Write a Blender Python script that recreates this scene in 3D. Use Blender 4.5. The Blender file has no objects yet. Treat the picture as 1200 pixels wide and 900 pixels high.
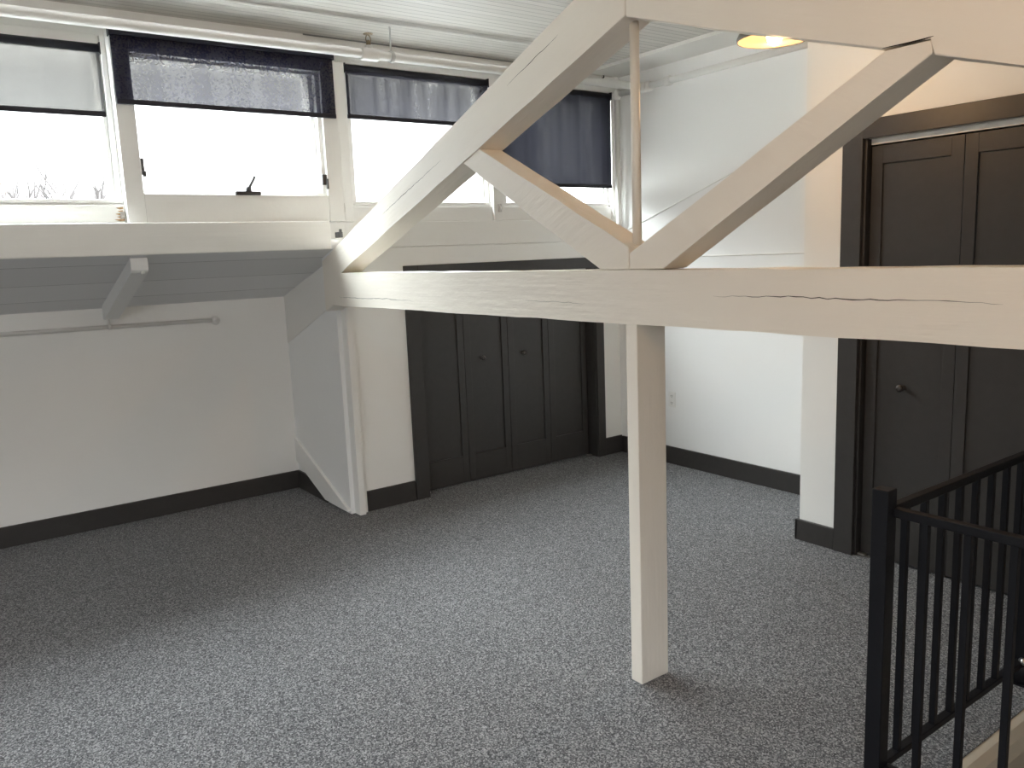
import bpy, bmesh, math, random
from mathutils import Vector, Matrix
random.seed(7)
S = bpy.context.scene
C = S.collection

# ------------------------------------------------------------------ materials
def mat(name, col, rough=.5, spec=.5, metal=0., bump=0., bscale=60., var=0., stretch=None, rotx=0.):
    m = bpy.data.materials.new(name); m.use_nodes = True
    nt = m.node_tree; N = nt.nodes; L = nt.links
    b = N['Principled BSDF']
    b.inputs['Base Color'].default_value = (*col, 1); b.inputs['Roughness'].default_value = rough
    b.inputs['Specular IOR Level'].default_value = spec; b.inputs['Metallic'].default_value = metal
    if bump or var:
        tc = N.new('ShaderNodeTexCoord'); mp = N.new('ShaderNodeMapping')
        L.new(tc.outputs['Object'], mp.inputs['Vector'])
        if stretch: mp.inputs['Scale'].default_value = stretch
        mp.inputs['Rotation'].default_value = (rotx, 0, 0)
        nz = N.new('ShaderNodeTexNoise'); nz.inputs['Scale'].default_value = bscale; nz.inputs['Detail'].default_value = 5
        L.new(mp.outputs['Vector'], nz.inputs['Vector'])
        if bump:
            bp = N.new('ShaderNodeBump'); bp.inputs['Strength'].default_value = bump; bp.inputs['Distance'].default_value = .01
            L.new(nz.outputs['Fac'], bp.inputs['Height']); L.new(bp.outputs['Normal'], b.inputs['Normal'])
        if var:
            n2 = N.new('ShaderNodeTexNoise'); n2.inputs['Scale'].default_value = bscale*.4; n2.inputs['Detail'].default_value = 3
            L.new(mp.outputs['Vector'], n2.inputs['Vector'])
            r = N.new('ShaderNodeValToRGB'); r.color_ramp.elements[0].position = .3; r.color_ramp.elements[1].position = .7
            r.color_ramp.elements[0].color = (*[c*(1-var) for c in col], 1); r.color_ramp.elements[1].color = (*[min(1, c*(1+var)) for c in col], 1)
            L.new(n2.outputs['Fac'], r.inputs['Fac']); L.new(r.outputs['Color'], b.inputs['Base Color'])
    return m

def timber_mat(name, rotx):
    """cream gloss paint over rough sawn timber: long grain relief and a few drying cracks along the grain"""
    col = (.80, .755, .68)
    m = bpy.data.materials.new(name); m.use_nodes = True
    nt = m.node_tree; N = nt.nodes; L = nt.links; b = N['Principled BSDF']
    b.inputs['Roughness'].default_value = .45
    tc = N.new('ShaderNodeTexCoord'); rt = N.new('ShaderNodeMapping'); rt.inputs['Rotation'].default_value = (rotx, 0, 0)
    L.new(tc.outputs['Object'], rt.inputs['Vector'])
    def noise(scl, s, d):
        mp = N.new('ShaderNodeMapping'); mp.inputs['Scale'].default_value = scl
        L.new(rt.outputs['Vector'], mp.inputs['Vector'])
        n = N.new('ShaderNodeTexNoise'); n.inputs['Scale'].default_value = s; n.inputs['Detail'].default_value = d
        L.new(mp.outputs['Vector'], n.inputs['Vector']); return n
    g = noise((1, .05, 1), 55, 6); w = noise((1, .35, 1), 14, 4)
    a = N.new('ShaderNodeMath'); a.operation = 'MULTIPLY_ADD'; a.inputs[1].default_value = .35
    L.new(g.outputs['Fac'], a.inputs[0]); L.new(w.outputs['Fac'], a.inputs[2])
    bp = N.new('ShaderNodeBump'); bp.inputs['Strength'].default_value = .55; bp.inputs['Distance'].default_value = .008
    L.new(a.outputs[0], bp.inputs['Height']); L.new(bp.outputs['Normal'], b.inputs['Normal'])
    b.inputs['Base Color'].default_value = (*col, 1)
    return m

def carpet_mat():
    m = bpy.data.materials.new('carpet'); m.use_nodes = True
    nt = m.node_tree; N = nt.nodes; L = nt.links; b = N['Principled BSDF']
    b.inputs['Roughness'].default_value = .95; b.inputs['Specular IOR Level'].default_value = .1
    b.inputs['Sheen Weight'].default_value = .15
    tc = N.new('ShaderNodeTexCoord')
    v = N.new('ShaderNodeTexVoronoi'); v.inputs['Scale'].default_value = 210; L.new(tc.outputs['Object'], v.inputs['Vector'])
    n = N.new('ShaderNodeTexNoise'); n.inputs['Scale'].default_value = 120; n.inputs['Detail'].default_value = 6; n.inputs['Roughness'].default_value = .75
    L.new(tc.outputs['Object'], n.inputs['Vector'])
    mx = N.new('ShaderNodeMixRGB'); mx.inputs[0].default_value = .5
    L.new(v.outputs['Color'], mx.inputs[1]); L.new(n.outputs['Fac'], mx.inputs[2])
    bw = N.new('ShaderNodeRGBToBW'); L.new(mx.outputs[0], bw.inputs[0])
    r = N.new('ShaderNodeValToRGB'); e = r.color_ramp.elements
    e[0].position = .30; e[0].color = (.026, .027, .030, 1); e[1].position = .72; e[1].color = (.36, .36, .365, 1)
    x = e.new(.50); x.color = (.108, .111, .118, 1)
    L.new(bw.outputs[0], r.inputs['Fac']); L.new(r.outputs['Color'], b.inputs['Base Color'])
    bp = N.new('ShaderNodeBump'); bp.inputs['Strength'].default_value = .6; bp.inputs['Distance'].default_value = .006
    L.new(bw.outputs[0], bp.inputs['Height']); L.new(bp.outputs['Normal'], b.inputs['Normal'])
    return m

def board_mat(name, col, axis, pitch, gap, dark=.35, rotx=0.):
    """painted boards: narrow groove every `pitch` metres along an object axis"""
    m = bpy.data.materials.new(name); m.use_nodes = True
    nt = m.node_tree; N = nt.nodes; L = nt.links; b = N['Principled BSDF']
    b.inputs['Roughness'].default_value = .5
    tc = N.new('ShaderNodeTexCoord'); mp = N.new('ShaderNodeMapping'); mp.inputs['Rotation'].default_value = (rotx, 0, 0)
    L.new(tc.outputs['Object'], mp.inputs['Vector'])
    sp = N.new('ShaderNodeSeparateXYZ'); L.new(mp.outputs['Vector'], sp.inputs[0])
    dv = N.new('ShaderNodeMath'); dv.operation = 'DIVIDE'; dv.inputs[1].default_value = pitch; L.new(sp.outputs[axis], dv.inputs[0])
    fr = N.new('ShaderNodeMath'); fr.operation = 'FRACT'; L.new(dv.outputs[0], fr.inputs[0])
    lt = N.new('ShaderNodeMath'); lt.operation = 'LESS_THAN'; lt.inputs[1].default_value = gap/pitch; L.new(fr.outputs[0], lt.inputs[0])
    fl = N.new('ShaderNodeMath'); fl.operation = 'FLOOR'; L.new(dv.outputs[0], fl.inputs[0])
    wn = N.new('ShaderNodeTexWhiteNoise'); wn.noise_dimensions = '1D'; L.new(fl.outputs[0], wn.inputs['W'])
    mr = N.new('ShaderNodeMapRange'); mr.inputs['To Min'].default_value = .94; mr.inputs['To Max'].default_value = 1.04
    L.new(wn.outputs['Value'], mr.inputs['Value'])
    tint = N.new('ShaderNodeMixRGB'); tint.blend_type = 'MULTIPLY'; tint.inputs[0].default_value = 1
    tint.inputs[1].default_value = (*col, 1); L.new(mr.outputs[0], tint.inputs[2])
    mx = N.new('ShaderNodeMixRGB'); mx.inputs[2].default_value = (*[c*dark for c in col], 1)
    L.new(tint.outputs[0], mx.inputs[1]); L.new(lt.outputs[0], mx.inputs[0]); L.new(mx.outputs[0], b.inputs['Base Color'])
    nz = N.new('ShaderNodeTexNoise'); nz.inputs['Scale'].default_value = 30; L.new(tc.outputs['Object'], nz.inputs['Vector'])
    hh = N.new('ShaderNodeMath'); hh.operation = 'MULTIPLY_ADD'; hh.inputs[1].default_value = .15; L.new(nz.outputs['Fac'], hh.inputs[0])
    iv = N.new('ShaderNodeMath'); iv.operation = 'SUBTRACT'; iv.inputs[0].default_value = 1; L.new(lt.outputs[0], iv.inputs[1]); L.new(iv.outputs[0], hh.inputs[2])
    bp = N.new('ShaderNodeBump'); bp.inputs['Strength'].default_value = .4; bp.inputs['Distance'].default_value = .006
    L.new(hh.outputs[0], bp.inputs['Height']); L.new(bp.outputs['Normal'], b.inputs['Normal'])
    return m

def glass_mat():
    m = bpy.data.materials.new('window_glass'); m.use_nodes = True
    nt = m.node_tree; N = nt.nodes; L = nt.links; N.remove(N['Principled BSDF'])
    t = N.new('ShaderNodeBsdfTransparent'); t.inputs[0].default_value = (.94, .96, .95, 1)
    g = N.new('ShaderNodeBsdfGlossy'); g.inputs['Roughness'].default_value = .02
    f = N.new('ShaderNodeFresnel'); f.inputs['IOR'].default_value = 1.45
    # reflect at the front of the pane only (the back face would turn to total reflection without refraction)
    ge = N.new('ShaderNodeNewGeometry'); iv = N.new('ShaderNodeMath'); iv.operation = 'SUBTRACT'; iv.inputs[0].default_value = 1; L.new(ge.outputs['Backfacing'], iv.inputs[1])
    fm = N.new('ShaderNodeMath'); fm.operation = 'MULTIPLY'; L.new(f.outputs[0], fm.inputs[0]); L.new(iv.outputs[0], fm.inputs[1])
    mx = N.new('ShaderNodeMixShader'); L.new(fm.outputs[0], mx.inputs[0]); L.new(t.outputs[0], mx.inputs[1]); L.new(g.outputs[0], mx.inputs[2])
    L.new(mx.outputs[0], N['Material Output'].inputs['Surface'])
    return m

def mesh_fabric(name, col, openness, trans, vary, streak, tint=(1, .955, .91)):
    """open weave roller-blind cloth: partly see-through, partly light passing through the yarn"""
    m = bpy.data.materials.new(name); m.use_nodes = True
    nt = m.node_tree; N = nt.nodes; L = nt.links; N.remove(N['Principled BSDF'])
    tc = N.new('ShaderNodeTexCoord')
    n1 = N.new('ShaderNodeTexNoise'); n1.inputs['Scale'].default_value = 110; n1.inputs['Detail'].default_value = 3
    L.new(tc.outputs['Object'], n1.inputs['Vector'])
    mp = N.new('ShaderNodeMapping'); mp.inputs['Scale'].default_value = (1, 1, .06); L.new(tc.outputs['Object'], mp.inputs['Vector'])
    n2 = N.new('ShaderNodeTexNoise'); n2.inputs['Scale'].default_value = 11; n2.inputs['Detail'].default_value = 3
    L.new(mp.outputs['Vector'], n2.inputs['Vector'])
    def rng(src, lo, hi):
        r = N.new('ShaderNodeMapRange'); r.inputs['From Min'].default_value = .3; r.inputs['From Max'].default_value = .7
        r.inputs['To Min'].default_value = lo; r.inputs['To Max'].default_value = hi; L.new(src, r.inputs['Value']); return r.outputs[0]
    a = rng(n1.outputs['Fac'], 1-vary, 1+vary); bb = rng(n2.outputs['Fac'], 1-streak, 1+streak)
    mu = N.new('ShaderNodeMath'); mu.operation = 'MULTIPLY'; L.new(a, mu.inputs[0]); L.new(bb, mu.inputs[1])
    m2 = N.new('ShaderNodeMath'); m2.operation = 'MULTIPLY'; m2.inputs[1].default_value = openness; L.new(mu.outputs[0], m2.inputs[0])
    d = N.new('ShaderNodeBsdfDiffuse'); d.inputs[0].default_value = (*col, 1)
    tl = N.new('ShaderNodeBsdfTranslucent'); tl.inputs[0].default_value = (*trans, 1)
    ad = N.new('ShaderNodeAddShader'); L.new(d.outputs[0], ad.inputs[0]); L.new(tl.outputs[0], ad.inputs[1])
    tp = N.new('ShaderNodeBsdfTransparent'); tp.inputs[0].default_value = (*tint, 1)
    mx = N.new('ShaderNodeMixShader'); L.new(m2.outputs[0], mx.inputs[0]); L.new(ad.outputs[0], mx.inputs[1]); L.new(tp.outputs[0], mx.inputs[2])
    L.new(mx.outputs[0], N['Material Output'].inputs['Surface'])
    return m

def emit_mat(name, col, s):
    m = bpy.data.materials.new(name); m.use_nodes = True
    b = m.node_tree.nodes['Principled BSDF']
    b.inputs['Base Color'].default_value = (*col, 1); b.inputs['Emission Color'].default_value = (*col, 1); b.inputs['Emission Strength'].default_value = s
    return m

WHITE = mat('wall_paint', (.86, .855, .83), .6, .3, bump=.05, bscale=90)
WHITE2 = mat('wall_paint_cool', (.87, .875, .87), .6, .3, bump=.05, bscale=90)
GLOSSW = mat('white_trim_paint', (.84, .835, .81), .35, .5, bump=.06, bscale=25)
SILLM = mat('sill_timber_paint', (.82, .81, .775), .4, .5, bump=.15, bscale=40, stretch=(.06, 1, 1))
DARK = mat('dark_brown_paint', (.040, .037, .035), .42, .5, bump=.03, bscale=70, var=.06)
CARPET = carpet_mat()
CEIL = board_mat('ceiling_beadboard', (.60, .58, .54), 'Y', .055, .0045, .42)
SLOPE = board_mat('sloped_plank_ceiling', (.72, .725, .73), 'Y', .34, .005, .35, rotx=.279)
PAINTB = mat('painted_smooth_board', (.80, .79, .76), .5, .4, bump=.05, bscale=20)
T_FLAT = timber_mat('cream_timber', 0)
T_L = timber_mat('cream_timber_sloping_down', .345)
T_R = timber_mat('cream_timber_sloping_up', -.32)
T_S1 = timber_mat('cream_timber_strut_down', .46)
T_S2 = timber_mat('cream_timber_strut_up', -.50)
T_POST = timber_mat('cream_timber_post', math.pi/2)
BLACK = mat('black_steel', (.006, .0065, .009), .5, .25, bump=.05, bscale=60)
IRON = mat('dark_iron', (.035, .034, .035), .4, .5)
CHROME = mat('satin_metal', (.55, .54, .52), .3, .5, 1.)
KNOBM = mat('dark_bronze_knob', (.10, .09, .085), .28, .5, .8)
PIPEW = mat('white_painted_pipe', (.78, .775, .75), .4, .5, bump=.05, bscale=30)
BRASS = mat('tarnished_brass', (.30, .24, .16), .4, .5, 1.)
NAVY = mat('navy_blind_casing', (.012, .013, .022), .5, .4)
GLASS = glass_mat()
B_WARM = mesh_fabric('blind_cloth_open', (.020, .020, .026), .085, (.02, .02, .02), .22, .08, (1, .94, .86))
B_GREY = mesh_fabric('blind_cloth_grey', (.014, .014, .024), .08, (.008, .008, .012), .2, .15)
B_WAVE = mesh_fabric('blind_cloth_wavy', (.016, .016, .024), .047, (.006, .006, .008), .45, .6)
B_DARK = mesh_fabric('blind_cloth_dense', (.011, .011, .013), .0025, (.003, .003, .004), .7, .7)
BARK = mat('bare_bark', (.05, .045, .045), .9, .2)
GROUND = mat('ground_outside', (.25, .25, .24), .9, .2)
PLASTIC = mat('white_plastic', (.82, .82, .80), .35, .5)
SLOT = mat('socket_slot', (.05, .05, .05), .5, .3)
NOSE = mat('beige_trim_paint', (.50, .45, .37), .4, .5, bump=.04, bscale=30)
BEIGE = mat('beige_stairwell_paint', (.62, .56, .47), .6, .3)
SHADE = mat('enamel_shade', (.15, .13, .105), .35, .5)
BULB = emit_mat('warm_bulb', (1, .62, .28), 20)
RUST = mat('rust_stain', (.45, .30, .17), .8, .2, var=.4, bscale=80)
GAPM = mat('joint_shadow_gap', (.02, .016, .013), .9, .1)

# ------------------------------------------------------------------ geometry helpers
def wloc(o):
    v = Vector((0, 0, 0))
    while o: v = v + o.location; o = o.parent
    return v
def obj(name, bm, m, parent=None, smooth=False):
    me = bpy.data.meshes.new(name); bmesh.ops.recalc_face_normals(bm, faces=bm.faces); bm.to_mesh(me); bm.free()
    o = bpy.data.objects.new(name, me); C.objects.link(o)
    for mm in (m if isinstance(m, (list, tuple)) else [m]): me.materials.append(mm)
    if smooth:
        for p in me.polygons: p.use_smooth = True
    if parent: o.parent = parent; o.location = -wloc(parent)
    return o
def thing(name, label, cat, loc=(0, 0, 0), kind=None, group=None):
    o = bpy.data.objects.new(name, None); C.objects.link(o); o.location = loc; o.empty_display_size = .1
    o['label'] = label; o['category'] = cat
    if kind: o['kind'] = kind
    if group: o['group'] = group
    return o
def struct(name, bm, m, label, cat):
    o = obj(name, bm, m); o['kind'] = 'structure'; o['label'] = label; o['category'] = cat; return o
def tag(o, label, cat, group=None):
    o['label'] = label; o['category'] = cat
    if group: o['group'] = group
    return o
def box(bm, x0, x1, y0, y1, z0, z1, bev=0., mi=0):
    vs = [bm.verts.new((x, y, z)) for x in (x0, x1) for y in (y0, y1) for z in (z0, z1)]
    q = [(0, 1, 3, 2), (4, 6, 7, 5), (0, 4, 5, 1), (2, 3, 7, 6), (0, 2, 6, 4), (1, 5, 7, 3)]
    fs = [bm.faces.new([vs[i] for i in f]) for f in q]
    for f in fs: f.material_index = mi
    if bev:
        es = list({e for f in fs for e in f.edges})
        r = bmesh.ops.bevel(bm, geom=es, offset=bev, segments=2, affect='EDGES', profile=.5)
        for f in r['faces']: f.material_index = mi
def B(*boxes, bev=0.):
    bm = bmesh.new()
    for b in boxes: box(bm, *b, bev=bev)
    return bm
def frame_of(d):
    d = Vector(d).normalized(); a = Vector((0, 0, 1)) if abs(d.z) < .9 else Vector((1, 0, 0))
    u = d.cross(a).normalized(); return u, d.cross(u).normalized()
def tube(bm, pts, r, n=14, cap=True, mi=0):
    pts = [Vector(p) for p in pts]; rings = []
    rs = r if isinstance(r, (list, tuple)) else [r]*len(pts)
    u0 = None
    for i, p in enumerate(pts):
        d = (pts[min(i+1, len(pts)-1)]-pts[max(i-1, 0)]).normalized()
        if u0 is None: u, v = frame_of(d)
        else:
            u = (u0-d*u0.dot(d)).normalized(); v = d.cross(u)
        u0 = u
        rings.append([bm.verts.new(p+(u*math.cos(2*math.pi*k/n)+v*math.sin(2*math.pi*k/n))*rs[i]) for k in range(n)])
    for a, b in zip(rings, rings[1:]):
        for k in range(n):
            f = bm.faces.new((a[k], a[(k+1) % n], b[(k+1) % n], b[k])); f.material_index = mi; f.smooth = True
    if cap: bm.faces.new(rings[0][::-1]).material_index = mi; bm.faces.new(rings[-1]).material_index = mi
def lathe(bm, prof, origin, axis=(0, 0, 1), n=24, mi=0):
    """profile of (radius, height) spun round an axis"""
    o = Vector(origin); ax = Vector(axis).normalized(); u, v = frame_of(ax); rings = []
    for r, h in prof:
        if r < 1e-6: rings.append([bm.verts.new(o+ax*h)])
        else: rings.append([bm.verts.new(o+ax*h+(u*math.cos(2*math.pi*k/n)+v*math.sin(2*math.pi*k/n))*r) for k in range(n)])
    for a, b in zip(rings, rings[1:]):
        for k in range(n):
            if len(a) == 1 and len(b) == 1: continue
            if len(a) == 1: f = bm.faces.new((a[0], b[(k+1) % n], b[k]))
            elif len(b) == 1: f = bm.faces.new((a[k], a[(k+1) % n], b[0]))
            else: f = bm.faces.new((a[k], a[(k+1) % n], b[(k+1) % n], b[k]))
            f.material_index = mi; f.smooth = True
def prism_x(bm, poly, x0, x1, bev=0.):
    """polygon in (y,z) extruded along x"""
    a = [bm.verts.new((x0, y, z)) for y, z in poly]; b = [bm.verts.new((x1, y, z)) for y, z in poly]
    n = len(poly); fs = [bm.faces.new(a), bm.faces.new(b[::-1])]
    for k in range(n): fs.append(bm.faces.new((a[k], b[k], b[(k+1) % n], a[(k+1) % n])))
    if bev:
        es = [e for e in {e for f in fs for e in f.edges}]
        bmesh.ops.bevel(bm, geom=es, offset=bev, segments=2, affect='EDGES', profile=.5, clamp_overlap=True)
def wane(poly, long_min=.4, step=.13, j=.0022):
    """resample the long edges with hand-hewn waviness"""
    out = []
    n = len(poly)
    for k in range(n):
        a = Vector(poly[k]); b = Vector(poly[(k+1) % n]); l = (b-a).length
        out.append(tuple(a))
        if l > long_min:
            m = int(l/step); nrm = Vector((-(b-a).y, (b-a).x)).normalized()
            for i in range(1, m): out.append(tuple(a+(b-a)*(i/m)+nrm*random.uniform(-j, j)))
    return out

def crack(bm, x, pts, w=.0028, mi=1):
    """thin dark drying crack lying in the face x = const, following (y,z) points"""
    q = []
    for a, b in zip(pts, pts[1:]):
        n = max(2, int(math.dist(a, b)/.025))
        q += [(a[0]+(b[0]-a[0])*i/n, a[1]+(b[1]-a[1])*i/n+random.uniform(-.0022, .0022)) for i in range(n)]
    q.append(pts[-1]); m = len(q)
    up, dn = [], []
    for i, (y, z) in enumerate(q):
        h = w*.5*math.sin(math.pi*(i+.15)/(m-.7))**.6*random.uniform(.5, 1.1)
        up.append(bm.verts.new((x, y, z+h))); dn.append(bm.verts.new((x, y, z-h)))
    for i in range(m-1):
        bm.faces.new((up[i], up[i+1], dn[i+1], dn[i])).material_index = mi

# ------------------------------------------------------------------ shell
XL, XR, YF, YB, ZC = -4.2, 4.51, -1.0, 5.6, 2.93
# floor with the stairwell opening x 2.16..3.66, y -1..1.09
struct('floor', B((XL, 2.09, YF, 1.09, -.16, 0), (XL, XR, 1.09, 5.75, -.16, 0), (3.66, XR, YF, 1.09, -.16, 0)), CARPET,
       'grey flecked loop carpet covering the loft floor', 'floor')
bm = B((XL, XR, YF-.1, 4.86, ZC, ZC+.1))
struct('ceiling', bm, CEIL, 'white narrow beadboard ceiling above the windows and truss', 'ceiling')
struct('trim_1', B((4.19, 4.512, YF, 4.70, ZC-.025, ZC-.001)), PAINTB, 'smooth white ceiling border board running along the right wall', 'trim')

# sloped plank ceiling from the sill beam down to the knee wall
bm = bmesh.new(); prism_x(bm, [(4.56, 1.690), (5.66, 1.368), (5.66, 1.43), (4.56, 1.75)], XL, 2.11)
struct('ceiling_left', bm, SLOPE, 'low sloping grey-white plank ceiling beneath the window sill beam', 'ceiling')
struct('wall_left', B((XL, 4.64, 5.6, 5.72, 0, 1.45)), WHITE, 'plain white knee wall under the sloping plank ceiling at left', 'wall')
struct('baseboard_left', B((XL, 2.10, 5.582, 5.599, 0, .128), bev=.003), DARK, 'long dark brown baseboard at the foot of the white knee wall', 'baseboard')
# partition at the truss
bm = bmesh.new(); prism_x(bm, [(4.735, 0), (5.6, 0), (5.6, 1.41), (4.735, 1.70)], 2.10, 2.128); prism_x(bm, [(4.56, 1.56), (4.74, 1.50), (4.74, 1.70), (4.56, 1.70)], 2.03, 2.128)
struct('wall_partition', bm, WHITE2, 'short white side wall between the knee wall and the low closet', 'wall')
bm = bmesh.new(); prism_x(bm, [(5.58, .376), (5.58, .205), (5.10, .018), (4.74, .018), (4.74, .032)], 2.078, 2.099, .003)
struct('trim_2', bm, GLOSSW, 'slanting white skirting board running down the short side wall to the carpet', 'trim')
struct('baseboard_partition', B((2.085, 2.0995, 5.085, 5.580, 0, .128)), DARK, 'small dark baseboard piece tucked behind the slanting white board', 'baseboard')

# closet wall (under the windows, right of the truss) with door opening and siding
DX0, DX1, DZ = 2.66, 4.235, 1.49
bm = B((2.13, DX0, 4.72, 4.85, 0, DZ), (DX1, XR, 4.72, 4.85, 0, DZ), (2.13, XR, 4.72, 4.85, DZ, 1.60))
struct('wall_back', bm, WHITE, 'white wall around the low dark closet doors', 'wall')
struct('trim_3', B((2.022, 4.505, 4.708, 4.85, 1.692, 1.852), (2.102, 4.505, 4.712, 4.85, 1.50, 1.688), (2.102, 4.505, 4.722, 4.84, 1.60, 1.75), bev=.003), GLOSSW,
       'two horizontal white boards between the closet head and the window sashes', 'trim')
struct('trim_4', B((2.128, 2.172, 4.66, 4.80, 0, 1.352), (2.174, 2.20, 4.692, 4.80, 0, 1.352), bev=.004), GLOSSW,
       'narrow upright white corner board left of the low closet doors', 'trim')
struct('baseboard_back', B((2.202, DX0-.095, 4.702, 4.7195, 0, .135), (DX1+.068, XR-.03, 4.702, 4.7195, 0, .138), bev=.003), DARK,
       'dark brown baseboard pieces on either side of the low closet doors', 'baseboard')

# gable wall at right, with ledges
bm = bmesh.new(); box(bm, 4.512, 4.64, YF, 5.72, 0, ZC)
prism_x(bm, [(4.72, 0), (4.72, 1.732), (2.6, 2.428), (2.6, 0)], 4.500, 4.513)
box(bm, 4.489, 4.501, 2.6, 4.72, 0, 1.55)
struct('wall_right', bm, WHITE2, 'tall white end wall with a faint sloping ledge and power outlet', 'wall')
bm = bmesh.new(); tube(bm, [(4.498, 4.715, 1.735), (4.498, 2.6, 2.430)], .0045, n=8); tube(bm, [(4.487, 4.72, 1.552), (4.487, 2.6, 1.552)], .005, n=8)
struct('trim_12', bm, GLOSSW, 'thin white bead mouldings, one sloping and one level, on the end wall', 'trim')
struct('baseboard_right', B((4.472, 4.4885, 2.62, 4.70, 0, .132), bev=.003), DARK, 'dark brown baseboard along the foot of the white end wall', 'baseboard')

# closet box at right
BX = 3.785; OY0, OY1, OZ = .42, 2.262, 2.098
bm = B((BX, BX+.10, OY1, 2.58, 0, ZC), (BX, BX+.10, YF, OY0, 0, ZC), (BX, BX+.10, OY0, OY1, OZ, ZC), (BX+.1, 4.50, 2.48, 2.58, 0, ZC))
struct('wall_closet', bm, WHITE, 'white closet wall standing forward around the tall dark doors', 'wall')
struct('baseboard_closet', B((BX-.02, BX-.0005, 2.362, 2.595, 0, .115), (BX-.02, BX+.06, 2.5805, 2.597, 0, .115), bev=.003), DARK,
       'short dark baseboard on the white corner beside the tall closet', 'baseboard')

# roof outside, below the windows
bm = bmesh.new(); prism_x(bm, [(4.862, 1.79), (9.2, .58), (9.2, .50), (5.72, 1.46), (4.862, 1.72)], XL-.1, 4.64)
struct('roof', bm, mat('roof_membrane', (.16, .16, .165), .8, .2), 'dark roof slope outside below the window row', 'roof')
# unseen sides of the loft
struct('wall_far_left', B((XL-.1, XL, YF, 5.7, 0, ZC)), WHITE, 'white wall closing the loft on the left outside the frame', 'wall')
bm = B((XL, XR, YF-.1, YF, 0, 1.75), (XL, XR, YF-.1, YF, 2.65, ZC), (XL, -4.1, YF-.1, YF, 1.75, 2.65), (-.8, XR, YF-.1, YF, 1.75, 2.65))  # high opening added and sized to send fill light onto the left side
struct('wall_front', bm, WHITE, 'white wall with a high opening behind the viewer', 'wall')

# stairwell
struct('wall_stairwell', B((2.0, 3.76, 1.075, 1.089, -2.6, -.16), (1.99, 2.089, YF, 1.089, -2.6, -.16), (3.661, 3.76, YF, 1.075, -2.6, -.16), (2.0, 3.76, YF-.1, YF, -2.6, -.0)), BEIGE,
       'beige wall lining the stairwell below the railing', 'wall')
struct('floor_stairwell', B((2.0, 3.76, YF, 1.09, -2.7, -2.6)), CARPET, 'carpet at the bottom of the stairwell', 'floor')
bm = bmesh.new(); prism_x(bm, [(1.074, -.165), (1.040, -.160), (1.026, -.12), (1.022, -.06), (1.034, -.018), (1.060, -.004), (1.0885, -.004), (1.0885, -.165)], 2.10, 3.65)
struct('trim_5', bm, NOSE, 'rounded beige nosing board along the carpet edge of the stairwell', 'trim')

# ------------------------------------------------------------------ windows
bmh = B((XL, 4.512, 4.72, 4.86, 2.79, ZC), (XL, 4.512, 4.705, 4.72, 2.83, ZC-.03), bev=0)
struct('trim_6', bmh, GLOSSW, 'white head board running above the row of windows', 'trim')
bm = bmesh.new(); box(bm, XL, 2.018, 4.55, 4.86, 1.688, 1.852, bev=.006)
struct('trim_7', bm, SILLM, 'heavy white sill beam beneath the left windows', 'trim')
# uprights between the windows
struct('trim_8', B((.905, 2.17, 4.742, 4.86, 1.853, 1.868), (2.152, 2.245, 4.70, 4.86, 1.853, 2.789), bev=.003), GLOSSW, 'white upright post between the hopper window and the next window', 'trim')
struct('trim_9', B((3.31, 3.398, 4.71, 4.86, 1.853, 2.789), bev=.003), GLOSSW, 'white upright post between the two windows behind the truss', 'trim')
struct('trim_10', B((4.43, 4.511, 4.71, 4.86, 1.853, 2.789), bev=.003), GLOSSW, 'white upright board where the windows meet the end wall', 'trim')

def window(n, x0, x1, z0, z1, y, label, bot=.125, stile=.045, top=.05):
    w = thing('window_%d' % n, label, 'window', ((x0+x1)/2, y, z0), kind='structure')
    yb = 4.86
    bm = B((x0, x1, y+.004, yb, z0, z0+bot-.03), (x0, x1, y+.03, yb, z0+bot-.03, z0+bot-.018), (x0, x1, y+.018, yb, z0+bot-.018, z0+bot),
           (x0, x0+stile, y+.018, yb, z0+bot, z1), (x1-stile*.55, x1, y+.03, yb, z0+bot, z1), (x1-stile, x1-stile*.6, y+.05, yb, z0+bot, z1),
           (x0+stile, x1-stile, y+.018, yb, z1-top, z1), bev=.003)
    obj('sash', bm, GLOSSW, w)
    obj('pane', B((x0+stile, x1-stile, y+.085, y+.089, z0+bot, z1-top)), GLASS, w)
    return w
w1 = window(1, -.2, .936, 1.853, 2.789, 4.665, 'leftmost window with rust stained sill corner and bare treetops outside')
bm = bmesh.new()
for dx, dz, l, h in ((0, 0, .050, .010), (.004, .016, .034, .008), (0, .030, .044, .009), (.006, .046, .026, .007), (.003, .060, .036, .010)):
    q = [(.932-dx, 1.868+dz), (.932-dx-l*.5, 1.866+dz), (.932-dx-l, 1.870+dz+h*.4), (.932-dx-l*.45, 1.868+dz+h), (.932-dx, 1.868+dz+h*1.2)]
    bm.faces.new([bm.verts.new((x, 4.6683, z)) for x, z in q])
obj('rust_stain', bm, RUST, w1)
obj('latch', B((.912, .934, 4.654, 4.668, 1.878, 1.915), (.918, .928, 4.644, 4.656, 1.89, 1.905), bev=.002), CHROME, w1)
w3 = window(3, 2.246, 3.309, 1.853, 2.789, 4.725, 'window half covered by wavy grey blind behind the truss rafter')
obj('latch', B((2.165, 2.182, 4.684, 4.70, 1.91, 1.965), (2.169, 2.178, 4.674, 4.686, 1.925, 1.95), bev=.002), CHROME, w3)
w4 = window(4, 3.399, 4.429, 1.853, 2.789, 4.725, 'last window beside the end wall, almost covered by a dark blind')
obj('latch', B((3.345, 3.365, 4.694, 4.71, 1.91, 1.965), (3.350, 3.360, 4.684, 4.696, 1.925, 1.95), bev=.002), CHROME, w4)
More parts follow.
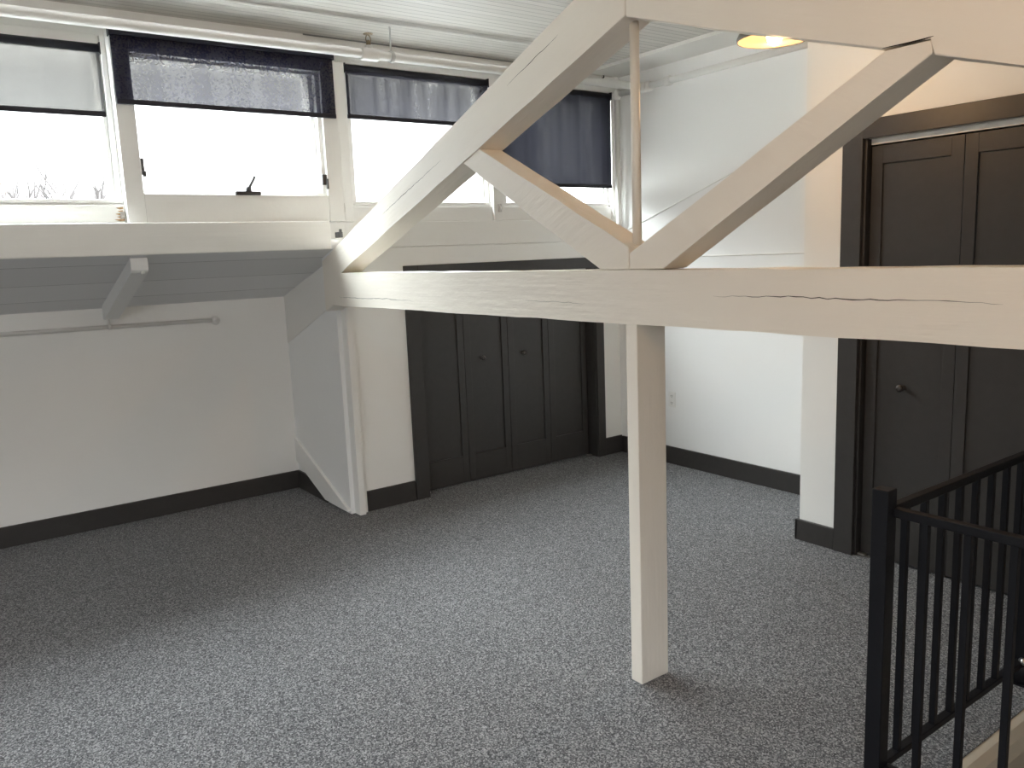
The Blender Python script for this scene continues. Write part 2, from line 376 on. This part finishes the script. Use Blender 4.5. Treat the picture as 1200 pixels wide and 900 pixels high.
struct('trim_11', B((XL, -.201, 4.71, 4.86, 1.853, 2.789)), GLOSSW,
       'white boarding left of the windows outside the frame', 'trim')  # unseen boarding replaces further windows to keep the left carpet dim
# hopper window 2 standing proud of the wall
w2 = thing('window_2', 'hopper window with forward white frame and dark crank handle', 'window', (1.545, 4.62, 1.853), kind='structure')
X0, X1, Z0, Z1, YW = .938, 2.15, 1.853, 2.825, 4.62
bm = B((X0, 1.028, YW, 4.74, Z0, Z1), (2.052, X1, YW, 4.74, Z0, Z1), (1.028, 2.052, YW, 4.74, Z0, 2.004), (1.028, 2.052, YW, 4.74, 2.705, Z1), bev=.003)
obj('frame', bm, GLOSSW, w2)
bm = B((1.012, 1.034, 4.652, 4.80, 2.0, 2.70), (2.028, 2.053, 4.645, 4.80, 2.0, 2.70), (2.004, 2.029, 4.69, 4.80, 2.0, 2.70), (1.034, 2.03, 4.645, 4.80, 2.0, 2.022), (1.034, 2.03, 4.66, 4.80, 2.69, 2.72), bev=.003)
obj('sash', bm, GLOSSW, w2)
obj('pane', B((1.034, 2.005, 4.75, 4.754, 2.022, 2.69)), GLASS, w2)
bm = bmesh.new(); box(bm, 1.500, 1.640, 4.598, 4.62, 2.000, 2.022, bev=.004); lathe(bm, [(0, 0), (.016, 0), (.016, .02), (.010, .028), (0, .028)], (1.572, 4.602, 2.02))
tube(bm, [(1.572, 4.60, 2.03), (1.580, 4.592, 2.052), (1.598, 4.582, 2.085), (1.604, 4.580, 2.10)], [.010, .008, .007, .009], n=10)
obj('crank_handle', bm, IRON, w2)
bm = B((1.030, 1.046, 4.632, 4.65, 2.10, 2.185), (1.034, 1.050, 4.62, 4.634, 2.09, 2.12), bev=.003); obj('hinge', bm, IRON, w2)
bm = B((2.026, 2.060, 4.625, 4.644, 2.065, 2.125), (2.046, 2.056, 4.610, 4.628, 2.04, 2.10), bev=.003); obj('hinge', bm, IRON, w2)

# ------------------------------------------------------------------ roller blinds
def blind(label, x0, x1, z0, z1, y, cloth, wave=0., case=.045, rad=.020, flat=False):
    t = thing('roller_blind', label, 'blind', ((x0+x1)/2, y, z0), group='roller blinds along the window row')
    bm = bmesh.new()
    nx, nz = 160, 6
    g = []
    for i in range(nx+1):
        x = x0+(x1-x0)*i/nx
        g.append([])
        for k in range(nz+1):
            z = z0+(z1-case*.5-z0)*k/nz
            a = wave*(.4+.6*math.sin(math.pi*k/nz*.5+.6))
            yy = y+a*(math.sin(x*38+math.sin(x*9)*1.2)+.4*math.sin(x*71+1))
            g[-1].append(bm.verts.new((x, yy, z)))
    for i in range(nx):
        for k in range(nz):
            f = bm.faces.new((g[i][k], g[i+1][k], g[i+1][k+1], g[i][k+1])); f.smooth = True
    obj('cloth', bm, cloth, t)
    bm = bmesh.new()
    if flat: box(bm, x0-.004, x1+.004, y-.012, y+.018, z1-case, z1, bev=.005)
    else: tube(bm, [(x0, y+.012, z1-.022), (x1, y+.012, z1-.022)], .022, n=20)
    obj('roller_tube' if not flat else 'head_rail', bm, NAVY, t)
    bm = bmesh.new(); box(bm, x0, x1, y-.007, y+.007, z0-.012, z0+.014, bev=.004); obj('bottom_bar', bm, NAVY, t)
    for xx in (x0-.006, x1+.001):
        obj('bracket', B((xx, xx+.005, y-.014, y+.03, z1-.052, z1+.004)), NAVY, t)
    return t
blind('dark roller blind on the leftmost window, glowing pale with light', -.17, .893, 2.394, 2.736, 4.643, B_WARM)
blind('wide navy roller blind on the hopper window with dark borders', .94, 2.125, 2.455, 2.822, 4.596, B_GREY, flat=True)
blind('wavy charcoal roller blind half drawn, crossed by the truss rafter', 2.255, 3.296, 2.482, 2.787, 4.712, B_WAVE, wave=.0035)
blind('dark roller blind drawn almost to the sill beside the end wall', 3.402, 4.424, 2.098, 2.787, 4.712, B_DARK, wave=.0035)

# ------------------------------------------------------------------ roof truss
TX0, TX1 = 2.02, 2.152
tr = thing('roof_truss', 'exposed cream painted timber roof truss crossing the room', 'roof truss', (2.086, 2.07, 1.36))
# left rafter with its tail running on to the knee wall
bot = lambda y: 2.384-.351*(y-2.081); top = lambda y: 2.597-.3715*(y-2.07)
bm = bmesh.new(); prism_x(bm, wane([(2.072, 2.597), (2.072, bot(2.072)), (4.455, 1.551), (4.60, 1.355), (4.715, 1.315), (4.715, 1.62)]), TX0, TX1, .005)
crack(bm, TX0-.0006, [(3.90, 1.845), (3.55, 1.965), (3.28, 2.055)]); crack(bm, TX0-.0006, [(2.75, 2.285), (2.42, 2.405)]); crack(bm, TX0-.0006, [(4.3, 1.70), (4.02, 1.79)], .002)
obj('rafter', bm, [T_L, GAPM], tr)
bm = bmesh.new(); prism_x(bm, [(4.716, 1.37), (5.595, 1.057), (5.595, 1.40), (4.716, 1.63)], 2.093, 2.127, .003)
obj('rafter_tail', bm, PAINTB, tr)
botr = lambda y: 2.379-.325*(2.061-y); topr = lambda y: 2.597-.345*(2.068-y)
bm = bmesh.new()
prism_x(bm, wane([(2.068, 2.597), (2.068, botr(2.068)), (1.164, botr(1.164)), (1.040, 2.089), (1.036, botr(1.036)), (-.30, botr(-.30)), (-.55, 1.56), (-.70, 1.56), (-.70, topr(-.70))]), TX0, TX1, .005)
crack(bm, TX0-.0006, [(1.164, 2.088), (1.10, 2.0885), (1.038, 2.089)], .005)
obj('rafter', bm, [T_R, GAPM], tr)
bm = bmesh.new(); prism_x(bm, wane([(4.452, 1.548), (4.596, 1.357), (-.85, 1.362), (-.85, 1.545)]), TX0-.002, TX1+.002, .005)
crack(bm, TX0-.0026, [(4.50, 1.408), (4.2, 1.405), (3.9, 1.41), (3.6, 1.404)]); crack(bm, TX0-.0026, [(1.70, 1.463), (1.45, 1.468), (1.2, 1.463), (1.0, 1.468), (.85, 1.46)])
crack(bm, TX0-.0026, [(2.7, 1.43), (2.3, 1.425)], .0015)
obj('tie_beam', bm, [T_FLAT, GAPM], tr)
bm = bmesh.new(); prism_x(bm, wane([(3.107, bot(3.107)-.001), (2.976, bot(2.976)-.001), (2.079, 1.628), (2.079, 1.5495), (2.225, 1.5495)]), TX0+.006, TX1-.010, .004)
obj('strut', bm, T_S1, tr)
bm = bmesh.new(); prism_x(bm, wane([(2.075, 1.5495), (2.075, 1.606), (1.647, 1.825), (1.163, 2.083), (1.045, 2.084), (1.043, 2.051), (1.92, 1.5495)]), TX0+.006, TX1-.008, .004)
obj('strut', bm, T_S2, tr)
bm = bmesh.new(); tube(bm, [(2.09, 2.10, 1.60), (2.09, 2.10, 2.40)], .0165, n=18); obj('king_rod', bm, mat('cream_painted_rod', (.80, .755, .68), .4), tr)
bm = B((2.034, 2.06, 4.475, 4.53, 1.752, 1.785), (2.025, 2.04, 4.44, 4.452, 1.77, 1.80), bev=.003); obj('bolt', bm, IRON, tr)  # dark block stands in for the shaded hole at the sill beam's end

bm = bmesh.new(); box(bm, 2.024, 2.166, 2.042, 2.098, 0, 1.3615, bev=.003)
for f in list(bm.faces):
    pass
tag(obj('support_post', bm, T_POST), 'upright cream timber post standing on the carpet under the truss beam', 'post')

# rafter end under the sill beam
bm = bmesh.new(); prism_x(bm, [(4.595, 1.676), (4.588, 1.640), (4.594, 1.612), (4.612, 1.597), (4.65, 1.586), (5.52, 1.317), (5.535, 1.322), (5.535, 1.404)], .918, 1.004, .004)
t = thing('rafter_end', 'short white rafter end sloping down under the sill beam', 'rafter', (.96, 4.6, 1.32))
obj('timber', bm, mat('rafter_paint', (.76, .76, .75), .45, bump=.1, bscale=30, stretch=(1, .1, 1)), t)
bm = bmesh.new(); lathe(bm, [(0, 0), (.010, 0), (.010, .006), (0, .008)], (.975, 4.602, 1.600), (0, -.6, -.8)); obj('bolt_head', bm, PLASTIC, t)

# ------------------------------------------------------------------ closet doors
def knob(parent, o, ax, m):
    bm = bmesh.new(); lathe(bm, [(0, 0), (.013, 0), (.013, .003), (.006, .006), (.006, .018), (.016, .024), (.0185, .031), (.016, .038), (.008, .041), (0, .041)], o, ax)
    return obj('knob', bm, m, parent)
def shaker(parent, along, a0, a1, z0, z1, face, depth, st, bot_r, top_r, outward, knob_at=None):
    """one recessed-panel leaf; along = 'x' or 'y', face = coordinate of the front, depth direction away from the room = +"""
    bm = bmesh.new()
    def bx(u0, u1, d0, d1, w0, w1):
        if along == 'x': box(bm, u0, u1, face+d0, face+d1, w0, w1, bev=.0015)
        else: box(bm, face+d0, face+d1, u0, u1, w0, w1, bev=.0015)
    bx(a0, a0+st, 0, depth, z0, z1); bx(a1-st, a1, 0, depth, z0, z1)
    bx(a0+st, a1-st, 0, depth, z0, z0+bot_r); bx(a0+st, a1-st, 0, depth, z1-top_r, z1)
    leaf = obj('door_leaf', bm, DARK, parent)
    bm = bmesh.new()
    if along == 'x': box(bm, a0+st-.002, a1-st+.002, face+.011, face+depth-.004, z0+bot_r-.002, z1-top_r+.002)
    else: box(bm, face+.011, face+depth-.004, a0+st-.002, a1-st+.002, z0+bot_r-.002, z1-top_r+.002)
    obj('panel', bm, DARK, leaf)
    if knob_at: knob(leaf, knob_at, outward, KNOBM)
d1 = thing('door_1', 'low dark brown bifold closet doors of four leaves beneath the windows', 'door', (3.45, 4.72, 0), kind='structure')
bm = B((DX0-.09, DX0+.012, 4.698, 4.7195, 0, DZ+.08), (DX1-.012, DX1+.065, 4.698, 4.7195, 0, DZ+.08), (DX0+.012, DX1-.012, 4.698, 4.7195, DZ, DZ+.08),
       (DX0, DX0+.018, 4.7195, 4.84, 0, DZ), (DX1-.018, DX1, 4.7195, 4.84, 0, DZ), bev=.003)
obj('casing', bm, DARK, d1)
obj('track', B((DX0+.02, DX1-.02, 4.80, 4.835, DZ-.028, DZ-.002)), mat('white_track', (.75, .75, .73), .4), d1)
L0 = 2.690; pitch = (4.205-L0)/4
for i in range(4):
    a = L0+i*pitch
    kx = {1: 3.218, 2: 3.586}.get(i)
    shaker(d1, 'x', a+.0015, a+pitch-.0015, .012, DZ-.03, 4.805, .034, .052, .195, .11, (0, -1, 0), (kx, 4.8165, .893) if kx else None)
bm = B((DX0+.019, DX0+.06, 4.775, 4.80, 0, .012), bev=.002); obj('floor_bracket', bm, CHROME, d1)
bm = B((DX1-.06, DX1-.02, 4.775, 4.80, 0, .012), bev=.002); obj('floor_bracket', bm, CHROME, d1)

d2 = thing('door_2', 'tall dark brown bifold closet doors at right behind the black railing', 'door', (3.785, 1.34, 0), kind='structure')
bm = B((BX-.024, BX-.0005, OY1-.008, OY1+.098, 0, OZ+.088), (BX-.024, BX-.0005, OY0-.09, OY0+.008, 0, OZ+.088), (BX-.024, BX-.0005, OY0+.008, OY1-.008, OZ-.002, OZ+.088),
       (BX, BX+.095, OY1-.018, OY1, 0, OZ), (BX, BX+.095, OY0, OY0+.018, 0, OZ), bev=.003)
obj('casing', bm, DARK, d2)
obj('track', B((BX+.034, BX+.075, OY0+.02, OY1-.02, OZ-.028, OZ-.002)), mat('white_door_track', (.78, .77, .74), .4), d2)
M0 = OY1-.022; p2 = .437
for i in range(4):
    b = M0-i*p2
    shaker(d2, 'y', b-p2+.0015, b-.0015, .012, OZ-.036, BX+.035, .034, .056, .225, .085, (-1, 0, 0), (BX+.0465, 2.05, .90) if i == 0 else ((BX+.0465, .68, .90) if i == 3 else None))
bm = B((BX+.01, BX+.034, OY1-.06, OY1-.02, 0, .012), bev=.002); obj('floor_bracket', bm, CHROME, d2)

# ------------------------------------------------------------------ power outlet
t = thing('power_outlet', 'white power outlet low on the end wall behind the post', 'outlet', (4.489, 4.166, .494))
bm = bmesh.new(); box(bm, 4.4835, 4.4889, 4.131, 4.201, .436, .552, bev=.002); obj('cover_plate', bm, PLASTIC, t)
for dz in (-.026, .026):
    bm = bmesh.new(); box(bm, 4.4815, 4.484, 4.148, 4.184, .494+dz-.017, .494+dz+.017, bev=.0012); s = obj('socket', bm, PLASTIC, t)
    obj('slot', B((4.4808, 4.482, 4.157, 4.160, .490+dz, .502+dz), (4.4808, 4.482, 4.172, 4.175, .490+dz, .502+dz), (4.4808, 4.482, 4.164, 4.168, .481+dz, .486+dz)), SLOT, s)

# ------------------------------------------------------------------ pipes
t = thing('sprinkler_pipe', 'white sprinkler pipework run along the windows and the end wall', 'pipe', (4.45, 4.36, 2.76))
PZ, PY, PX = 2.768, 4.36, 4.448
bm = bmesh.new(); tube(bm, [(XL, PY, PZ-.006), (PX, PY, PZ)], .026, n=20); obj('pipe', bm, PIPEW, t)
bm = bmesh.new(); tube(bm, [(PX, 4.66, PZ+.004), (PX, 2.58, PZ+.012)], .024, n=20); obj('pipe', bm, PIPEW, t)
bm = bmesh.new(); tube(bm, [(PX+.002, 4.665, PZ), (PX+.002, 4.668, 1.80), (PX-.01, 4.67, 1.755)], .019, n=18); obj('drop_pipe', bm, PIPEW, t)
bm = bmesh.new(); lathe(bm, [(0, -.006), (.034, -.006), (.034, .006), (0, .006)], (PX, 4.69, 1.77), (0, 1, 0)); box(bm, PX-.05, PX+.03, 4.66, 4.708, 1.752, 1.766, bev=.002); obj('pipe_bracket', bm, PIPEW, t)
def coupling(o, ax, r=.033, h=.03):
    bm = bmesh.new(); lathe(bm, [(0, -h), (r*.85, -h), (r, -h+.006), (r, h-.006), (r*.85, h), (0, h)], o, ax, n=20); obj('coupling', bm, PIPEW, t)
coupling((PX, 4.145, PZ+.006), (0, 1, 0)); coupling((PX, PY, PZ+.003), (0, 1, 0), .036, .05); coupling((PX-.05, PY, PZ), (1, 0, 0), .032, .02)
bm = bmesh.new(); lathe(bm, [(0, -.034), (.030, -.034), (.034, -.02), (.034, .02), (.028, .034), (0, .034)], (PX, 4.655, PZ), (0, .7, -.7), n=20); obj('elbow', bm, PIPEW, t)
SX = 2.245
bm = bmesh.new(); lathe(bm, [(0, -.055), (.033, -.055), (.036, -.045), (.036, .045), (.033, .055), (0, .055)], (SX, PY, PZ-.003), (1, 0, 0), n=20); tube(bm, [(SX, PY, PZ), (SX, PY, PZ+.045)], .022); obj('tee_fitting', bm, PIPEW, t)
bm = bmesh.new(); lathe(bm, [(0, 0), (.013, 0), (.013, .018), (.009, .022), (.006, .03), (0, .03)], (SX, PY, PZ+.044))
for sx in (-1, 1): tube(bm, [(SX+sx*.010, PY, PZ+.062), (SX+sx*.016, PY, PZ+.078), (SX+sx*.012, PY, PZ+.094), (SX, PY, PZ+.104)], .0028, n=8)
lathe(bm, [(0, 0), (.026, 0), (.028, .004), (0, .006)], (SX, PY, PZ+.104)); obj('sprinkler_head', bm, BRASS, t)
bm = bmesh.new(); tube(bm, [(2.385, PY, PZ-.03), (2.385, PY, ZC)], .0055, n=10); lathe(bm, [(.028, -.012), (.031, -.012), (.031, .012), (.028, .012)], (2.385, PY, PZ-.003), (1, 0, 0)); obj('hanger', bm, mat('galvanised_rod', (.5, .5, .49), .4), t)

t = thing('ceiling_cable', 'thin grey cable along the ceiling edge ending in a hook', 'cable', (4.2, 4.69, 2.92))
bm = bmesh.new(); tube(bm, [(2.0, 4.694, 2.921), (3.2, 4.694, 2.918), (4.33, 4.694, 2.915)], .0045, n=8); obj('wire', bm, mat('grey_cable', (.22, .22, .22), .6), t)
bm = bmesh.new(); tube(bm, [(4.33, 4.694, 2.915), (4.35, 4.694, 2.905), (4.348, 4.694, 2.89), (4.336, 4.694, 2.885)], .005, n=8); lathe(bm, [(0, 0), (.012, 0), (.012, .006), (0, .006)], (4.335, 4.694, 2.918)); obj('hook', bm, IRON, t)

t = thing('wall_pipe', 'slim white pipe running along the upper knee wall', 'pipe', (.9, 5.57, 1.26))
bm = bmesh.new(); tube(bm, [(XL, 5.568, 1.315), (1.585, 5.568, 1.262)], .0135, n=16); obj('pipe', bm, PIPEW, t)
bm = bmesh.new(); tube(bm, [(1.575, 5.568, 1.2625), (1.597, 5.568, 1.261), (1.606, 5.576, 1.258), (1.608, 5.600, 1.256)], [.018, .018, .018, .018], n=16); lathe(bm, [(0, 0), (.030, 0), (.030, .006), (.02, .010), (0, .010)], (1.608, 5.5995, 1.256), (0, -1, 0)); obj('end_elbow', bm, PIPEW, t)
bm = bmesh.new(); tube(bm, [(.952, 5.568, 1.27), (.948, 5.562, 1.325), (.946, 5.555, 1.372)], .007, n=10); lathe(bm, [(.0135, -.008), (.0165, -.008), (.0165, .008), (.0135, .008)], (.953, 5.568, 1.2675), (1, 0, 0)); obj('pipe_hanger', bm, PIPEW, t)

# ------------------------------------------------------------------ stair railing
t = thing('stair_railing', 'black steel stair railing with square upright bars', 'railing', (2.11, 1.17, 0))
RY, RX, RZ = 1.17, 2.133, .868
def post(x, y, z1): 
    bm = bmesh.new(); box(bm, x-.024, x+.024, y-.024, y+.024, 0, z1, bev=.003)
    p = obj('newel_post', bm, BLACK, t)
    obj('base_plate', B((x-.045, x+.045, y-.045, y+.045, 0, .008), bev=.002), BLACK, p); return p
p = post(RX-.022, RY, .935)
p2_ = post(3.095, RY, .935)
bm = bmesh.new(); lathe(bm, [(0, 0), (.045, 0), (.045, .06), (.035, .075), (.026, .08), (0, .08)], (3.095, RY, .002)); obj('foot_collar', bm, BLACK, p2_)
bm = bmesh.new(); lathe(bm, [(0, 0), (.009, 0), (.009, .008), (0, .010)], (3.055, RY-.02, .098), (-.6, -.8, .2)); lathe(bm, [(0, 0), (.012, 0), (.012, .03), (0, .03)], (3.068, RY-.005, .092), (-.6, -.8, .2)); obj('bolt', bm, CHROME, p2_)
XE = 3.095; YE = -.9
obj('top_rail', B((RX, XE-.02, RY-.014, RY+.014, RZ-.014, RZ+.012), bev=.003), BLACK, t)
obj('bottom_rail', B((RX, XE-.02, RY-.014, RY+.014, .072, .094), bev=.003), BLACK, t)
obj('top_rail', B((RX-.014, RX+.014, YE, RY-.02, RZ-.014, RZ+.012), bev=.003), BLACK, t)
obj('bottom_rail', B((RX-.014, RX+.014, YE, RY-.02, .072, .094), bev=.003), BLACK, t)
for k in range(8):
    x = 2.229+.1072*k
    obj('baluster', B((x-.0095, x+.0095, RY-.0095, RY+.0095, .09, RZ-.01), bev=.0015), BLACK, t)
y = 1.062
while y > YE:
    obj('baluster', B((RX-.0095, RX+.0095, y-.0095, y+.0095, .09, RZ-.01), bev=.0015), BLACK, t); y -= .112
bm = bmesh.new(); box(bm, RX-.0215, RX+.0215, YE-.04, YE, 0, .935, bev=.003); obj('newel_post', bm, BLACK, t)

# ------------------------------------------------------------------ pendant lamps
def lamp(label, x, y, z, watts):
    t = thing('pendant_lamp', label, 'lamp', (x, y, z))
    bm = bmesh.new()
    prof = [(.146, -.004), (.148, .004), (.140, .020), (.100, .048), (.050, .066), (.022, .072), (.022, .078), (.050, .071), (.102, .053), (.144, .024), (.153, .004), (.150, -.006), (.146, -.004)]
    lathe(bm, prof, (x, y, z), n=40); obj('lamp_shade', bm, SHADE, t)
    bm = bmesh.new(); lathe(bm, [(0, .075), (.020, .075), (.022, .10), (.016, .12), (0, .12)], (x, y, z)); obj('socket', bm, mat('cream_socket', (.7, .65, .58), .4), t)
    bm = bmesh.new(); tube(bm, [(x, y, z+.115), (x, y, ZC)], .004, n=8); obj('cord', bm, mat('white_cord', (.7, .68, .64), .5), t)
    bm = bmesh.new(); lathe(bm, [(0, -.025), (.05, -.025), (.055, -.015), (.055, 0), (0, 0)], (x, y, ZC)); obj('ceiling_rose', bm, PLASTIC, t)
    bm = bmesh.new(); lathe(bm, [(0, -.028), (.013, -.026), (.024, -.018), (.031, -.004), (.033, .008), (.029, .026), (.018, .050), (.012, .072), (0, .072)], (x, y, z), n=20); o = obj('bulb', bm, BULB, t)
    l = bpy.data.lights.new('bulb_light', 'POINT'); l.energy = watts; l.color = (1, .60, .28); l.shadow_soft_size = .035
    lo = bpy.data.objects.new('bulb_light', l); C.objects.link(lo); lo.parent = t; lo.location = (0, 0, -.075)
lamp('lit pendant lamp with shallow white shade behind the truss rafter', 2.985, 2.19, 2.452, 2.6)
lamp('lit pendant lamp hanging outside the frame in front of the truss', .75, .75, 2.452, 4.5)

# ------------------------------------------------------------------ outside: ground and bare treetops
struct('ground', B((-400, 400, 6, 500, -6.1, -6)), GROUND, 'ground far below outside the windows', 'ground')
def branch(bm, p, d, l, r, depth):
    q = [p]; dd = Vector(d)
    for i in range(3):
        dd = (dd+Vector((random.uniform(-.13, .13), random.uniform(-.13, .13), .05))).normalized(); q.append(q[-1]+dd*l/3)
    tube(bm, q, [r, r*.85, r*.7, r*.55], n=6, cap=False)
    if depth:
        for k in range(random.choice((2, 3))):
            a = random.uniform(0, 6.28); s = random.uniform(.35, .7)
            nd = (dd+Vector((math.cos(a)*s, math.sin(a)*s, .25))).normalized()
            branch(bm, q[random.choice((2, 3))], nd, l*random.uniform(.6, .8), r*.66, depth-1)
def tree(x, y, zt, label):
    t = thing('bare_tree', label, 'tree', (x, y, -6), group='bare trees outside the leftmost window')
    bm = bmesh.new(); tube(bm, [(x, y, -6), (x+.1, y, -2), (x, y, zt-2.3)], [.16, .12, .08], n=8); obj('trunk', bm, BARK, t)
    bm = bmesh.new()
    for k in range(4):
        a = k*1.57+random.uniform(0, 1)
        branch(bm, Vector((x, y, zt-2.4)), Vector((math.cos(a)*.4, math.sin(a)*.4, 1)).normalized(), 1.05, .06, 3)
    obj('branches', bm, BARK, t)
D = 13.
for (px, zt, lb), dd in zip(((.99, 2.72, 'bare treetop at the far left edge of the leftmost window'), (1.45, 2.92, 'bare treetop second from the left in the leftmost window'),
                   (2.02, 3.05, 'tallest bare treetop right of centre in the leftmost window'), (2.42, 2.75, 'small bare treetop nearest the rust stained sill corner')), (12., 17., 22., 28.)):
    tree(px*dd/D, dd, 1.62+(zt-1.62)*dd/D, lb)

# ------------------------------------------------------------------ light
SKY_H, SKY_Z = 1.35, 20.0
W = bpy.data.worlds.new('sky'); S.world = W; W.use_nodes = True
bg = W.node_tree.nodes['Background']; bg.inputs['Color'].default_value = (.93, .965, 1, 1)
# overcast sky: brightest overhead, dimmer towards the horizon, dull below it
wn, wl = W.node_tree.nodes, W.node_tree.links
tc = wn.new('ShaderNodeTexCoord'); sx = wn.new('ShaderNodeSeparateXYZ'); wl.new(tc.outputs['Generated'], sx.inputs[0])
mr = wn.new('ShaderNodeMapRange'); mr.inputs['From Min'].default_value = .2; mr.inputs['From Max'].default_value = .8
wl.new(sx.outputs['Z'], mr.inputs['Value'])
pw = wn.new('ShaderNodeMath'); pw.operation = 'POWER'; pw.inputs[1].default_value = 1.0; wl.new(mr.outputs[0], pw.inputs[0])
ma = wn.new('ShaderNodeMath'); ma.operation = 'MULTIPLY_ADD'; ma.inputs[1].default_value = SKY_Z-SKY_H; ma.inputs[2].default_value = SKY_H
wl.new(pw.outputs[0], ma.inputs[0]); wl.new(ma.outputs[0], bg.inputs['Strength'])
def portal(x0, x1, y, z0, z1, into):
    l = bpy.data.lights.new('window_portal', 'AREA'); l.shape = 'RECTANGLE'; l.size = x1-x0; l.size_y = z1-z0; l.cycles.is_portal = True
    o = bpy.data.objects.new('window_portal', l); C.objects.link(o); o.location = ((x0+x1)/2, y, (z0+z1)/2)
    o.rotation_euler = (math.radians(-90 if into < 0 else 90), 0, 0)
for a, b in ((-.2, .93), (1.03, 2.05), (2.25, 3.31), (3.4, 4.43)): portal(a, b, 4.87, 1.9, 2.79, -1)

portal(-4.1, -.8, YF-.11, 1.75, 2.65, 1)  # sampling portal for the added fill opening in the front wall

# ------------------------------------------------------------------ camera (calibrated on the vanishing points)
yaw, pit, rol = 6.25710972e-01, 1.58673499e-01, -3.98030423e-02
f = Vector((math.sin(yaw)*math.cos(pit), math.cos(yaw)*math.cos(pit), -math.sin(pit)))
r = Vector((math.cos(yaw), -math.sin(yaw), 0)); u = r.cross(f)
r2 = r*math.cos(rol)+u*math.sin(rol); u2 = -r*math.sin(rol)+u*math.cos(rol)
cd = bpy.data.cameras.new('camera'); cd.sensor_width = 36; cd.lens = 953.365/1200*36; cd.clip_start = .02
co = bpy.data.objects.new('camera', cd); C.objects.link(co); S.camera = co
m = Matrix((( r2.x, u2.x, -f.x, 0), (r2.y, u2.y, -f.y, 0), (r2.z, u2.z, -f.z, 1.62), (0, 0, 0, 1)))
co.matrix_world = m

S.view_settings.view_transform = 'Standard'; S.view_settings.look = 'None'; S.view_settings.gamma = 1; S.view_settings.use_curve_mapping = False
S.view_settings.exposure = 1.9
S.cycles.use_denoising = True; S.cycles.max_bounces = 14; S.cycles.diffuse_bounces = 8; S.cycles.transparent_max_bounces = 16
S.cycles.sample_clamp_indirect = 8; S.cycles.caustics_reflective = False; S.cycles.caustics_refractive = False
